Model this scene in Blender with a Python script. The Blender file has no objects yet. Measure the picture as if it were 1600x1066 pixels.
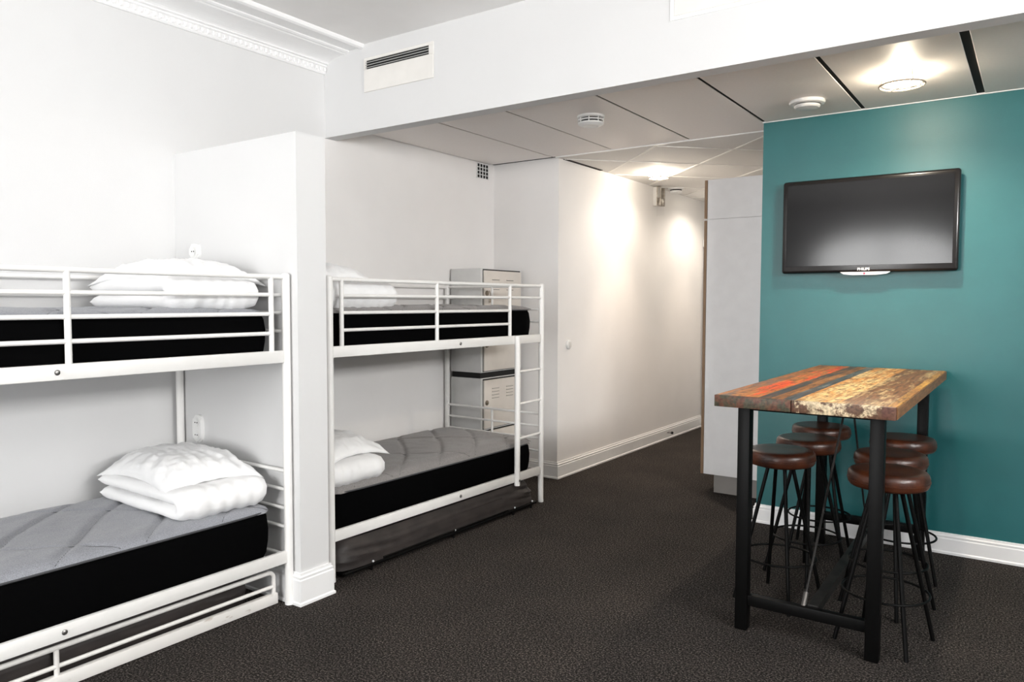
import bpy, bmesh, math, random
from mathutils import Vector, Matrix, noise
random.seed(7)
S = bpy.context.scene
COL = S.collection
PI = math.pi
XB = -3.98        # back wall behind the beds

# ------------------------------------------------------------------ materials
def newmat(name):
    m = bpy.data.materials.new(name); m.use_nodes = True
    nt = m.node_tree; nt.nodes.clear()
    out = nt.nodes.new('ShaderNodeOutputMaterial')
    return m, nt, out

def N(nt, typ, **kw):
    n = nt.nodes.new(typ)
    for k, v in kw.items():
        if hasattr(n, k): setattr(n, k, v)
        else: n.inputs[k.replace('_', ' ')].default_value = v
    return n

def coords(nt, scale=(1, 1, 1)):
    tc = nt.nodes.new('ShaderNodeTexCoord')
    mp = nt.nodes.new('ShaderNodeMapping'); mp.inputs['Scale'].default_value = scale
    nt.links.new(tc.outputs['Object'], mp.inputs['Vector'])
    return mp.outputs['Vector']

def ramp(nt, fac, stops, const=False):
    r = nt.nodes.new('ShaderNodeValToRGB')
    if const: r.color_ramp.interpolation = 'CONSTANT'
    els = r.color_ramp.elements
    while len(els) > 1: els.remove(els[-1])
    els[0].position = stops[0][0]; els[0].color = (*stops[0][1], 1)
    for p, c in stops[1:]:
        e = els.new(p); e.color = (*c, 1)
    nt.links.new(fac, r.inputs['Fac'])
    return r.outputs['Color']

def mix(nt, fac, a, b):
    m = nt.nodes.new('ShaderNodeMix'); m.data_type = 'RGBA'
    nt.links.new(fac, m.inputs[0])
    for s, v in ((6, a), (7, b)):
        if isinstance(v, tuple): m.inputs[s].default_value = (*v, 1)
        else: nt.links.new(v, m.inputs[s])
    return m.outputs[2]

def mat(name, c1, c2=None, rough=.5, scale=8, stretch=(1, 1, 1), bump=0, bscale=None, metal=0, spec=.5, detail=4, sheen=0, lo=.35, hi=.65):
    """noise-varied principled material"""
    m, nt, out = newmat(name)
    b = nt.nodes.new('ShaderNodeBsdfPrincipled')
    nt.links.new(b.outputs[0], out.inputs[0])
    b.inputs['Roughness'].default_value = rough
    b.inputs['Metallic'].default_value = metal
    b.inputs['Specular IOR Level'].default_value = spec
    if sheen: b.inputs['Sheen Weight'].default_value = sheen
    v = coords(nt, stretch)
    n = N(nt, 'ShaderNodeTexNoise'); n.inputs['Scale'].default_value = scale; n.inputs['Detail'].default_value = detail
    nt.links.new(v, n.inputs['Vector'])
    if c2 is None: c2 = tuple(x * .96 for x in c1)
    nt.links.new(ramp(nt, n.outputs['Fac'], [(lo, c2), (hi, c1)]), b.inputs['Base Color'])
    if bump:
        n2 = N(nt, 'ShaderNodeTexNoise'); n2.inputs['Scale'].default_value = bscale or scale; n2.inputs['Detail'].default_value = 3
        nt.links.new(v, n2.inputs['Vector'])
        bp = nt.nodes.new('ShaderNodeBump'); bp.inputs['Strength'].default_value = bump; bp.inputs['Distance'].default_value = .01
        nt.links.new(n2.outputs['Fac'], bp.inputs['Height']); nt.links.new(bp.outputs[0], b.inputs['Normal'])
    return m

def emis(name, c, strength, transp=0):
    m, nt, out = newmat(name)
    e = nt.nodes.new('ShaderNodeEmission'); e.inputs[0].default_value = (*c, 1); e.inputs[1].default_value = strength
    if transp:
        t = nt.nodes.new('ShaderNodeBsdfTransparent'); a = nt.nodes.new('ShaderNodeAddShader')
        nt.links.new(e.outputs[0], a.inputs[0]); nt.links.new(t.outputs[0], a.inputs[1]); nt.links.new(a.outputs[0], out.inputs[0])
    else: nt.links.new(e.outputs[0], out.inputs[0])
    return m

def glass(name):
    m, nt, out = newmat(name)
    t = nt.nodes.new('ShaderNodeBsdfTransparent'); g = nt.nodes.new('ShaderNodeBsdfGlossy'); g.inputs['Roughness'].default_value = .03
    x = nt.nodes.new('ShaderNodeMixShader'); x.inputs[0].default_value = .07
    nt.links.new(t.outputs[0], x.inputs[1]); nt.links.new(g.outputs[0], x.inputs[2]); nt.links.new(x.outputs[0], out.inputs[0])
    return m

M = {}
M['wall'] = mat('white_wall_paint', (.70, .70, .70), (.69, .69, .69), .75, 3, bump=.04, bscale=220, spec=.3)
M['alcove'] = mat('white_wall_paint_lightened', (.89, .875, .865), (.87, .855, .845), .8, 3, bump=.04, bscale=220, spec=.25)  # same white as the near walls, lightened to make up for weaker light
M['teal'] = mat('teal_wall_paint', (.011, .125, .132), (.009, .115, .122), .40, 4, bump=.10, bscale=260, spec=.62)
M['trim'] = mat('white_gloss_trim', (.90, .90, .90), None, .35, 5)
M['ceil'] = mat('white_ceiling_plaster', (.88, .87, .86), None, .8, 3, bump=.03, bscale=150)
M['panel'] = mat('grey_white_ceiling_panel', (.90, .855, .825), (.88, .835, .805), .5, 60, bump=.015, bscale=300)
M['tile'] = mat('white_mineral_ceiling_tile', (.80, .78, .75), None, .8, 80)
M['tbar'] = mat('white_ceiling_grid_bar', (.86, .84, .80), None, .5, 10)
M['gap'] = mat('dark_ceiling_gap', (.015, .014, .013), None, .9, 10)
def carpet():
    m, nt, out = newmat('charcoal_speckled_carpet')
    b = nt.nodes.new('ShaderNodeBsdfPrincipled'); nt.links.new(b.outputs[0], out.inputs[0])
    b.inputs['Roughness'].default_value = .95; b.inputs['Specular IOR Level'].default_value = .1
    v = coords(nt)
    n = N(nt, 'ShaderNodeTexNoise'); n.inputs['Scale'].default_value = 120; n.inputs['Detail'].default_value = 4; n.inputs['Roughness'].default_value = .8
    n2 = N(nt, 'ShaderNodeTexNoise'); n2.inputs['Scale'].default_value = 2.5; n2.inputs['Detail'].default_value = 4
    nt.links.new(v, n.inputs['Vector']); nt.links.new(v, n2.inputs['Vector'])
    a = ramp(nt, n.outputs['Fac'], [(.40, (.003, .0028, .0026)), (.47, (.015, .013, .012)), (.54, (.042, .036, .033)), (.63, (.18, .157, .142))])
    c = ramp(nt, n2.outputs['Fac'], [(.3, (.85, .85, .85)), (.7, (1.1, 1.08, 1.06))])
    mm = nt.nodes.new('ShaderNodeMix'); mm.data_type = 'RGBA'; mm.blend_type = 'MULTIPLY'; mm.inputs[0].default_value = 1
    nt.links.new(a, mm.inputs[6]); nt.links.new(c, mm.inputs[7]); nt.links.new(mm.outputs[2], b.inputs['Base Color'])
    bp = nt.nodes.new('ShaderNodeBump'); bp.inputs['Strength'].default_value = .6; bp.inputs['Distance'].default_value = .004
    nt.links.new(n.outputs['Fac'], bp.inputs['Height']); nt.links.new(bp.outputs[0], b.inputs['Normal'])
    return m
M['carpet'] = carpet()
M['bed'] = mat('white_powder_coated_steel', (.86, .85, .83), (.84, .83, .81), .35, 12)
M['bedworn'] = mat('chipped_white_steel', (.84, .82, .79), (.60, .55, .50), .45, 40, (1, .25, 1), lo=.27, hi=.34)
M['bolt'] = mat('zinc_bolt', (.32, .31, .30), None, .35, 20, metal=.9)
M['black_fabric'] = mat('black_mattress_fabric', (.002, .002, .0022), None, .95, 60, spec=.02)
M['quilt'] = mat('grey_quilted_ticking', (.325, .335, .365), (.225, .232, .255), .85, 240, bump=.25, bscale=300, sheen=.2, spec=.2)
M['quilt_warm'] = mat('warm_grey_quilted_ticking', (.30, .285, .28), (.20, .19, .187), .85, 240, bump=.25, bscale=300, sheen=.2, spec=.2)
M['piping'] = mat('dark_grey_piping', (.06, .06, .065), None, .8, 50)
M['linen'] = mat('white_cotton_linen', (.90, .90, .90), (.885, .885, .89), .85, 20, bump=.08, bscale=180, sheen=.1, spec=.2)
M['brown_cover'] = mat('dark_brown_mattress_cover', (.036, .029, .027), (.022, .018, .017), .55, 9, (1, 1, 2), spec=.35)
M['black_steel'] = mat('black_painted_steel', (.0028, .0027, .0027), None, .45, 30, spec=.12)
M['brace_steel'] = mat('worn_dark_steel', (.035, .033, .031), (.018, .017, .016), .45, 30, metal=.4)
M['rod'] = mat('raw_steel_rod', (.16, .15, .14), None, .4, 30, metal=.8)
M['leather'] = mat('dark_brown_leather', (.075, .020, .007), (.028, .008, .004), .34, 14, bump=.1, bscale=90, spec=.55)
M['locker_door'] = mat('cream_locker_enamel', (.78, .73, .67), None, .4, 10)
M['locker_body'] = mat('grey_white_locker_enamel', (.74, .74, .73), None, .4, 10)
M['dark'] = mat('black_recess', (.01, .01, .01), None, .8, 10)
M['brass'] = mat('nickel_lock', (.30, .26, .21), None, .3, 30, metal=.9)
M['plastic'] = mat('white_plastic', (.84, .84, .83), None, .35, 10)
M['cream_plastic'] = mat('cream_plastic', (.80, .78, .745), None, .4, 10)
M['cab'] = mat('white_laminate', (.87, .86, .865), None, .4, 10)
M['oak'] = mat('brown_edge_banding', (.30, .19, .11), (.22, .13, .07), .5, 30, (1, 1, .1))
M['plinth'] = mat('grey_plinth', (.27, .25, .235), None, .6, 10)
M['tv'] = mat('black_gloss_plastic', (.012, .011, .011), None, .2, 10)
M['screen'] = mat('tv_glass', (.004, .004, .0045), None, .12, 10, spec=.36)
M['silver'] = mat('silver_plastic', (.75, .76, .78), None, .3, 10)
M['letter'] = mat('white_lettering', (.85, .85, .85), None, .4, 10)
M['red'] = emis('red_standby_led', (1, .12, .16), 1.5)
M['glass'] = glass('clear_glass')
M['lamp_glow'] = emis('lamp_diffuser', (1, .91, .72), 2.8, 1)
M['lamp_glow_hall'] = emis('hall_lamp_diffuser', (1, .94, .82), 6, 1)
M['guard'] = mat('bronze_grey_guard', (.40, .34, .27), None, .4, 20, metal=.3)
M['alu'] = mat('grey_aluminium_louvre', (.42, .42, .41), None, .4, 10, metal=.6)
M['sign'] = mat('grey_metal_housing', (.45, .41, .36), (.2, .17, .14), .4, 40, metal=.5)

def wood(name, planks, patches, lo, hi):
    """old painted boards: a base colour and a flaking patch colour per board"""
    m, nt, out = newmat(name)
    b = nt.nodes.new('ShaderNodeBsdfPrincipled'); nt.links.new(b.outputs[0], out.inputs[0])
    b.inputs['Roughness'].default_value = .45; b.inputs['Specular IOR Level'].default_value = .3
    tc = nt.nodes.new('ShaderNodeTexCoord'); sp = nt.nodes.new('ShaderNodeSeparateXYZ'); nt.links.new(tc.outputs['Object'], sp.inputs[0])
    mr = nt.nodes.new('ShaderNodeMapRange'); mr.inputs['From Min'].default_value = -.355; mr.inputs['From Max'].default_value = .355
    nt.links.new(sp.outputs['X'], mr.inputs['Value'])
    fx = mr.outputs['Result']
    # wobble so that the colours bleed over the board edges a little
    v = coords(nt, (9, 1.3, 9))
    n = N(nt, 'ShaderNodeTexNoise'); n.inputs['Scale'].default_value = 2.2; n.inputs['Detail'].default_value = 8; n.inputs['Roughness'].default_value = .65
    nt.links.new(v, n.inputs['Vector'])
    v2 = coords(nt, (30, 2, 30))
    n2 = N(nt, 'ShaderNodeTexNoise'); n2.inputs['Scale'].default_value = 3; n2.inputs['Detail'].default_value = 6
    nt.links.new(v2, n2.inputs['Vector'])
    v3 = coords(nt, (14, 5, 14))
    n3 = N(nt, 'ShaderNodeTexNoise'); n3.inputs['Scale'].default_value = 2.6; n3.inputs['Detail'].default_value = 9; n3.inputs['Roughness'].default_value = .7
    nt.links.new(v3, n3.inputs['Vector'])
    base = ramp(nt, fx, planks, True); pat = ramp(nt, fx, patches, True)
    k1 = ramp(nt, n.outputs['Fac'], [(lo, (0, 0, 0)), (hi, (1, 1, 1))])
    c = mix(nt, k1, base, pat)
    k3 = ramp(nt, n3.outputs['Fac'], [(.50, (0, 0, 0)), (.62, (.8, .8, .8))])
    c = mix(nt, k3, c, (.10, .055, .03))
    g = ramp(nt, n2.outputs['Fac'], [(.3, (.55, .52, .5)), (.62, (1.15, 1.1, 1.05))])
    mm = nt.nodes.new('ShaderNodeMix'); mm.data_type = 'RGBA'; mm.blend_type = 'MULTIPLY'; mm.inputs[0].default_value = 1
    nt.links.new(c, mm.inputs[6]); nt.links.new(g, mm.inputs[7])
    nt.links.new(mm.outputs[2], b.inputs['Base Color'])
    bp = nt.nodes.new('ShaderNodeBump'); bp.inputs['Strength'].default_value = .25; bp.inputs['Distance'].default_value = .003
    nt.links.new(n2.outputs['Fac'], bp.inputs['Height']); nt.links.new(bp.outputs[0], b.inputs['Normal'])
    return m
PL = [(0, (.42, .16, .04)), (.11, (.50, .20, .05)), (.26, (.055, .06, .065)), (.33, (.25, .11, .04)), (.40, (.06, .075, .085)), (.47, (.62, .29, .08)), (.71, (.21, .095, .038)), (.955, (.50, .27, .06))]
PT = [(0, (.20, .13, .10)), (.11, (.78, .085, .012)), (.26, (.22, .10, .04)), (.33, (.45, .20, .06)), (.40, (.20, .21, .20)), (.47, (.76, .55, .25)), (.71, (.50, .35, .17)), (.955, (.34, .16, .05))]
M['top'] = wood('reclaimed_painted_planks', PL, PT, .47, .58)
EL = [(0, (.115, .05, .032)), (.47, (.13, .07, .045)), (.93, (.10, .045, .035))]
ET = [(0, (.062, .060, .040)), (.47, (.66, .55, .37)), (.93, (.14, .07, .05))]
M['edge'] = wood('flaking_painted_edge', EL, ET, .47, .53)
M['side_edge'] = mat('varnished_wood_edge', (.30, .13, .045), (.12, .05, .02), .4, 10, (10, 1, 10))

# ------------------------------------------------------------------ mesh builder
class MB:
    def __init__(s): s.bm = bmesh.new()
    def box(s, lo, hi, bev=0, seg=2, rot=None):
        c = [(a + b) / 2 for a, b in zip(lo, hi)]; d = [abs(b - a) for a, b in zip(lo, hi)]
        r = bmesh.ops.create_cube(s.bm, size=1)
        vs = r['verts']; bmesh.ops.scale(s.bm, vec=d, verts=vs)
        if bev:
            es = list({e for v in vs for e in v.link_edges})
            q = bmesh.ops.bevel(s.bm, geom=es, offset=bev, segments=seg, affect='EDGES', profile=.5)
            vs = list({v for f in q['faces'] for v in f.verts} | {v for v in vs if v.is_valid})
        if rot: bmesh.ops.rotate(s.bm, verts=vs, cent=(0, 0, 0), matrix=rot)
        bmesh.ops.translate(s.bm, vec=c, verts=vs)
        return vs
    def tube(s, pts, r, n=12, cap=True, closed=False):
        pts = [Vector(p) for p in pts]; L = len(pts); rings = []
        up = None
        for i, p in enumerate(pts):
            if closed: t = (pts[(i + 1) % L] - pts[i - 1])
            else: t = pts[min(i + 1, L - 1)] - pts[max(i - 1, 0)]
            t.normalize()
            if up is None:
                up = Vector((0, 0, 1)) if abs(t.z) < .9 else Vector((1, 0, 0))
            a = t.cross(up).normalized(); b = a.cross(t).normalized(); up = b
            rr = r[i] if isinstance(r, (list, tuple)) else r
            rings.append([s.bm.verts.new(p + (a * math.cos(k * 2 * PI / n) + b * math.sin(k * 2 * PI / n)) * rr) for k in range(n)])
        for i in range(L if closed else L - 1):
            A, B = rings[i], rings[(i + 1) % L]
            for k in range(n):
                s.bm.faces.new((A[k], A[(k + 1) % n], B[(k + 1) % n], B[k]))
        if cap and not closed:
            s.bm.faces.new(rings[0][::-1]); s.bm.faces.new(rings[-1])
        return s
    def lathe(s, prof, c=(0, 0, 0), n=40, axis='z'):
        """profile of (radius, height)"""
        rings = []
        for r, z in prof:
            ring = []
            for k in range(n):
                a = 2 * PI * k / n; p = Vector((r * math.cos(a), r * math.sin(a), z))
                if axis == 'y': p = Vector((p.x, p.z, p.y))
                if axis == 'x': p = Vector((p.z, p.x, p.y))
                ring.append(s.bm.verts.new(p + Vector(c)))
            rings.append(ring)
        for A, B in zip(rings, rings[1:]):
            for k in range(n): s.bm.faces.new((A[k], A[(k + 1) % n], B[(k + 1) % n], B[k]))
        if prof[0][0] > 1e-6: s.bm.faces.new(rings[0][::-1])
        if prof[-1][0] > 1e-6: s.bm.faces.new(rings[-1])
        return s
    def prism(s, poly, vec):
        """extrude a planar polygon by vec"""
        A = [s.bm.verts.new(p) for p in poly]; B = [s.bm.verts.new(Vector(p) + Vector(vec)) for p in poly]
        n = len(A); s.bm.faces.new(A[::-1]); s.bm.faces.new(B)
        for k in range(n): s.bm.faces.new((A[k], A[(k + 1) % n], B[(k + 1) % n], B[k]))
        return s
    def grid(s, f, nu, nv, wrapu=False):
        V = [[s.bm.verts.new(f(i, j)) for j in range(nv)] for i in range(nu)]
        for i in range(nu if wrapu else nu - 1):
            for j in range(nv - 1):
                s.bm.faces.new((V[i][j], V[(i + 1) % nu][j], V[(i + 1) % nu][j + 1], V[i][j + 1]))
        return V
    def build(s, name, m, parent=None, smooth=True, loc=None, ang=.6, merge=0):
        if merge: bmesh.ops.remove_doubles(s.bm, verts=s.bm.verts, dist=merge)
        bmesh.ops.recalc_face_normals(s.bm, faces=s.bm.faces)
        me = bpy.data.meshes.new(name); 
        if smooth:
            for f in s.bm.faces: f.smooth = True
            for e in s.bm.edges:
                if len(e.link_faces) == 2 and e.calc_face_angle(0) > ang: e.smooth = False
        s.bm.to_mesh(me); s.bm.free()
        for x in (m if isinstance(m, list) else [m]): me.materials.append(x)
        o = bpy.data.objects.new(name, me); COL.objects.link(o)
        if parent: o.parent = parent
        if loc: o.location = loc
        return o

def tag(o, label, cat, group=None, kind=None):
    o['label'] = label; o['category'] = cat
    if group: o['group'] = group
    if kind: o['kind'] = kind
    return o
def thing(name, label, cat, loc=(0, 0, 0), rz=0, group=None):
    o = bpy.data.objects.new(name, None); o.empty_display_size = .1; COL.objects.link(o)
    o.location = loc; o.rotation_euler = (0, 0, rz)
    return tag(o, label, cat, group)
def struct(mb, name, m, label=None, parent=None, smooth=False):
    o = mb.build(name, m, parent, smooth)
    if not parent:
        o['kind'] = 'structure'
        if label: o['label'] = label
    return o
def copy_tree(o, parent=None):
    c = o.copy(); COL.objects.link(c)
    if parent: c.parent = parent
    for ch in list(o.children): copy_tree(ch, c)
    return c
def R(d): return math.radians(d)
def bx(*boxes, bev=0):
    b = MB()
    for lo, hi in boxes: b.box(lo, hi, bev)
    return b

# ------------------------------------------------------------------ the setting
YR, XR, YE = -2.60, 2.60, 8.78       # rear wall, right wall, corridor end
ZC, ZL = 3.15, 2.70                  # main ceiling, lowered ceiling
YB, YT, YA = 3.50, 5.15, 5.43        # beam face, teal wall, alcove return wall
XC = -3.31                           # corridor left wall
struct(bx(((XB - .3, YR - .3, -.1), (XR + .3, YE + .3, 0))), 'floor', M['carpet'], 'charcoal speckled carpet floor')
struct(bx(((XB - .2, YR - .2, 0), (XB, YB, ZC + .1))), 'wall_left', M['wall'], 'white wall behind the bunk beds')
struct(bx(((XB - .2, YB, 0), (XB, YA + .3, ZC + .1))), 'wall_alcove', M['alcove'], 'white wall behind the far bunk bed')
struct(bx(((XB, YA, 0), (XC, YE, 2.9))), 'wall_corridor', M['alcove'], 'white corridor wall block beside the lockers')
struct(bx(((XC, YE, 0), (-1.3, YE + .2, 2.9))), 'wall_end', M['wall'], 'white wall at the end of the corridor')
struct(bx(((-1.54, YT, 0), (XR + .2, YT + .14, 2.9))), 'wall_teal', M['teal'], 'teal painted wall behind the bar table')
struct(bx(((-1.5, YT + .14, 0), (-1.3, YE, 2.9))), 'wall_hall', M['wall'], 'white wall behind the tall cabinet')
struct(bx(((XB, 2.41, 0), (-2.945, 2.59, 2.316))), 'wall_partition', M['wall'], 'white half height partition between the two bunk beds')
struct(bx(((XB, YB, 2.6), (XR, 3.60, ZC + .1))), 'wall_beam', M['wall'], 'white beam with air vent across the room')
struct(bx(((XB, YR, ZC), (XR, YB, ZC + .1))), 'ceiling', M['ceil'], 'white plaster ceiling over the near room')

# lowered ceiling of large metal panels with dark joints
b = MB()
seams = [(XB + .012, -3.346), (-3.333, -2.794), (-2.782, -2.152), (-2.138, -1.540), (-1.522, -.935), (-.912, -.325), (-.285, .33), (.37, .98), (1.02, 1.63), (1.67, XR)]
for x0, x1 in seams:
    b.box((x0, 3.60, ZL), (x1, YT - .002 if x0 > -1.53 else 5.375, ZL + .006), .002, 1)
struct(b, 'ceiling', M['panel'], 'grey white metal panel ceiling above the bar table')
struct(bx(((XB, 3.60, ZL + .0065), (XR, YT + .3, ZL + .10))), 'ceiling', M['gap'], 'dark void above the ceiling panels')
struct(bx(((-3.31, 5.375, ZL - .006), (-1.54, 5.40, ZL + .006)), ((-1.545, YT - .012, ZL - .004), (XR, YT, ZL + .006))), 'trim_1', M['trim'], 'thin white edge strip of the panel ceiling')
struct(bx(((XC, 5.40, ZL), (-1.5, YE, ZL + .05))), 'ceiling', M['tile'], 'tiled corridor ceiling')
# diagonal grid bars of the corridor ceiling
b = MB()
def clip_line(kind, val):
    pts = []
    for x in (XC + .002, -1.502):
        y = val * 2 ** .5 - x if kind == 's' else val * 2 ** .5 + x
        if 5.40 <= y <= YE: pts.append((x, y))
    for y in (5.402, YE - .002):
        x = val * 2 ** .5 - y if kind == 's' else y - val * 2 ** .5
        if XC <= x <= -1.5: pts.append((x, y))
    return pts[:2] if len(pts) >= 2 else None
for kind, v0 in (('s', 2.112), ('d', 5.57)):
    for k in range(-6, 8):
        q = clip_line(kind, v0 + .648 * k)
        if not q: continue
        (x0, y0), (x1, y1) = q
        if math.hypot(x1 - x0, y1 - y0) < .1: continue
        d = Vector((x1 - x0, y1 - y0, 0)).normalized(); n = Vector((-d.y, d.x, 0)) * (.011 if kind == 's' else .007)
        A, B = Vector((x0, y0, ZL - .005)) + d * .02, Vector((x1, y1, ZL - .005)) - d * .02
        b.prism([A + n, B + n, B - n, A - n], (0, 0, .007))
struct(b, 'trim_2', M['tbar'], 'diagonal grid bars of the corridor ceiling')
struct(bx(((XC + .001, 5.50, ZL - .004), (XC + .03, 6.15, ZL + .01))), 'trim_3', M['gap'], 'dark joint along the corridor ceiling')

# baseboards: a board with a stepped cap, run along a polyline of wall corners
def baseboard(name, pts, nrm, label, h=.125, t=.018):
    prof = [(0, 0), (t + .006, 0), (t + .006, .012), (t, .018), (t, h - .035), (t - .004, h - .03), (t - .002, h - .018), (t - .009, h - .012), (t - .010, h), (0, h)]
    b = MB()
    rows = []
    for (x, y), (nx, ny) in zip(pts, nrm):
        rows.append([b.bm.verts.new((x + nx * o, y + ny * o, z)) for o, z in prof])
    for A, B in zip(rows, rows[1:]):
        for k in range(len(prof) - 1): b.bm.faces.new((A[k], A[k + 1], B[k + 1], B[k]))
    b.bm.faces.new(rows[0]); b.bm.faces.new(rows[-1][::-1])
    return struct(b, name, M['trim'], label)
baseboard('baseboard_partition', [(-3.97, 2.41), (-2.945, 2.41), (-2.945, 2.59), (-3.97, 2.59)], [(0, -1), (1, -1), (1, 1), (0, 1)], 'white baseboard round the partition', h=.16)
baseboard('baseboard_corridor', [(-3.60, YA), (XC, YA), (XC, YE - .03)], [(0, -1), (1, -1), (1, 0)], 'white baseboard along the corridor wall', h=.14)
baseboard('baseboard_teal', [(-1.54, YT + .14), (-1.54, YT), (XR, YT)], [(-1, 0), (-1, -1), (0, -1)], 'white baseboard under the teal wall')
baseboard('baseboard_left', [(XB, YR), (XB, 2.38)], [(1, 0), (1, 0)], 'white baseboard behind the near bunk bed', t=.012)
baseboard('baseboard_alcove', [(XB, 2.62), (XB, 4.75)], [(1, 0), (1, 0)], 'white baseboard behind the far bunk bed', t=.012)

# cornice on the left wall
prof = [(0, 3.020), (.012, 3.020), (.020, 3.030), (.020, 3.062), (.030, 3.068), (.030, 3.076), (.045, 3.080)]
for k in range(9):
    a = k / 8 * PI / 2
    prof.append((.045 + .15 * (1 - math.cos(a)), 3.080 + .036 * math.sin(a)))
prof += [(.205, 3.116), (.215, 3.122), (.230, 3.120), (.245, 3.126), (.245, 3.134), (.335, 3.136), (.345, 3.126), (.362, 3.122), (.378, 3.128), (.384, 3.140), (.384, ZC), (0, ZC)]
b = MB(); b.prism([(XB + x, YR, z) for x, z in prof], (0, YB - YR, 0))
y = YR + .03
while y < YB - .02:
    b.box((XB + .015, y, 3.033), (XB + .032, y + .020, 3.060), .005, 1); y += .036
struct(b, 'trim_4', M['trim'], 'white plaster cornice with a beaded edge along the left wall')

# door at the corridor end
d = struct(bx(((-3.28, YE - .02, 0), (-2.34, YE, 2.16))), 'door_1', M['cab'], 'pale door at the end of the corridor')
struct(bx(((-3.29, YE - .04, 0), (-3.20, YE - .001, 2.25)), ((-2.42, YE - .04, 0), (-2.33, YE - .001, 2.25)), ((-3.305, YE - .045, 2.16), (-2.32, YE - .001, 2.25)), bev=.004), 'door_casing', M['trim'], parent=d)
b = MB().tube([(-2.50, YE - .02, 1.05), (-2.50, YE - .07, 1.05), (-2.60, YE - .07, 1.05)], .01)
struct(b, 'door_handle', M['bolt'], parent=d, smooth=True)

# rear wall with two windows (behind the camera)
def arch(x0, x1, zs, rise, z1, y):
    """wall piece above an arched window head"""
    b = MB(); n = 16; pts = []
    for k in range(n + 1):
        t = k / n; x = x0 + (x1 - x0) * t
        pts.append((x, y, zs + rise * math.sqrt(max(0, 1 - (2 * t - 1) ** 2))))
    pts += [(x1, y, z1), (x0, y, z1)]
    return b.prism(pts, (0, -.2, 0))
x0, x1, z0, zs, rs = -3.00, -.90, .75, 2.15, .42
b = bx(((XB, YR - .2, 0), (x0, YR, ZC)), ((x1, YR - .2, 0), (XR, YR, ZC)), ((x0, YR - .2, 0), (x1, YR, z0)))
n = 20; head = [(x0 + (x1 - x0) * k / n, zs + rs * math.sqrt(max(0, 1 - (2 * k / n - 1) ** 2))) for k in range(n + 1)]
b.prism([(x, YR, z) for x, z in head] + [(x1, YR, ZC), (x0, YR, ZC)], (0, -.2, 0))
struct(b, 'wall_rear', M['wall'], 'white wall with an arched window behind the viewer')
w = MB(); w.prism([(x0, YR - .12, z0)] + [(x, YR - .12, z) for x, z in head] + [(x1, YR - .12, z0)], (0, -.006, 0))
wo = struct(w, 'window_1', M['glass'], 'arched window behind the viewer')
f = MB(); xm = (x0 + x1) / 2
f.box((xm - .025, YR - .15, z0), (xm + .025, YR - .09, zs + rs)); f.box((x0, YR - .15, zs - .03), (x1, YR - .09, zs + .01))
f.box((x0, YR - .16, z0), (x0 + .05, YR - .08, zs)); f.box((x1 - .05, YR - .16, z0), (x1, YR - .08, zs)); f.box((x0, YR - .16, z0), (x1, YR + .03, z0 + .04))
struct(f, 'window_frame', M['trim'], parent=wo)
y0, y1, z0, z1 = .2, 2.9, 2.10, 2.75
struct(bx(((XR, YR - .2, 0), (XR + .2, y0, ZC + .1)), ((XR, y1, 0), (XR + .2, YT + .14, ZC + .1)), ((XR, y0, 0), (XR + .2, y1, z0)), ((XR, y0, z1), (XR + .2, y1, ZC + .1))), 'wall_right', M['wall'], 'white wall with a window on the right of the room')
wo = struct(bx(((XR + .12, y0, z0), (XR + .126, y1, z1))), 'window_2', M['glass'], 'window on the right of the room')
f = bx(((XR + .08, y0, z0), (XR + .16, y0 + .05, z1)), ((XR + .08, y1 - .05, z0), (XR + .16, y1, z1)), ((XR + .08, (y0 + y1) / 2 - .03, z0), (XR + .16, (y0 + y1) / 2 + .03, z1)), ((XR + .08, y0, z1 - .05), (XR + .16, y1, z1)), ((XR - .03, y0, z0), (XR + .16, y1, z0 + .04)))
struct(f, 'window_frame', M['trim'], parent=wo)

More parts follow.
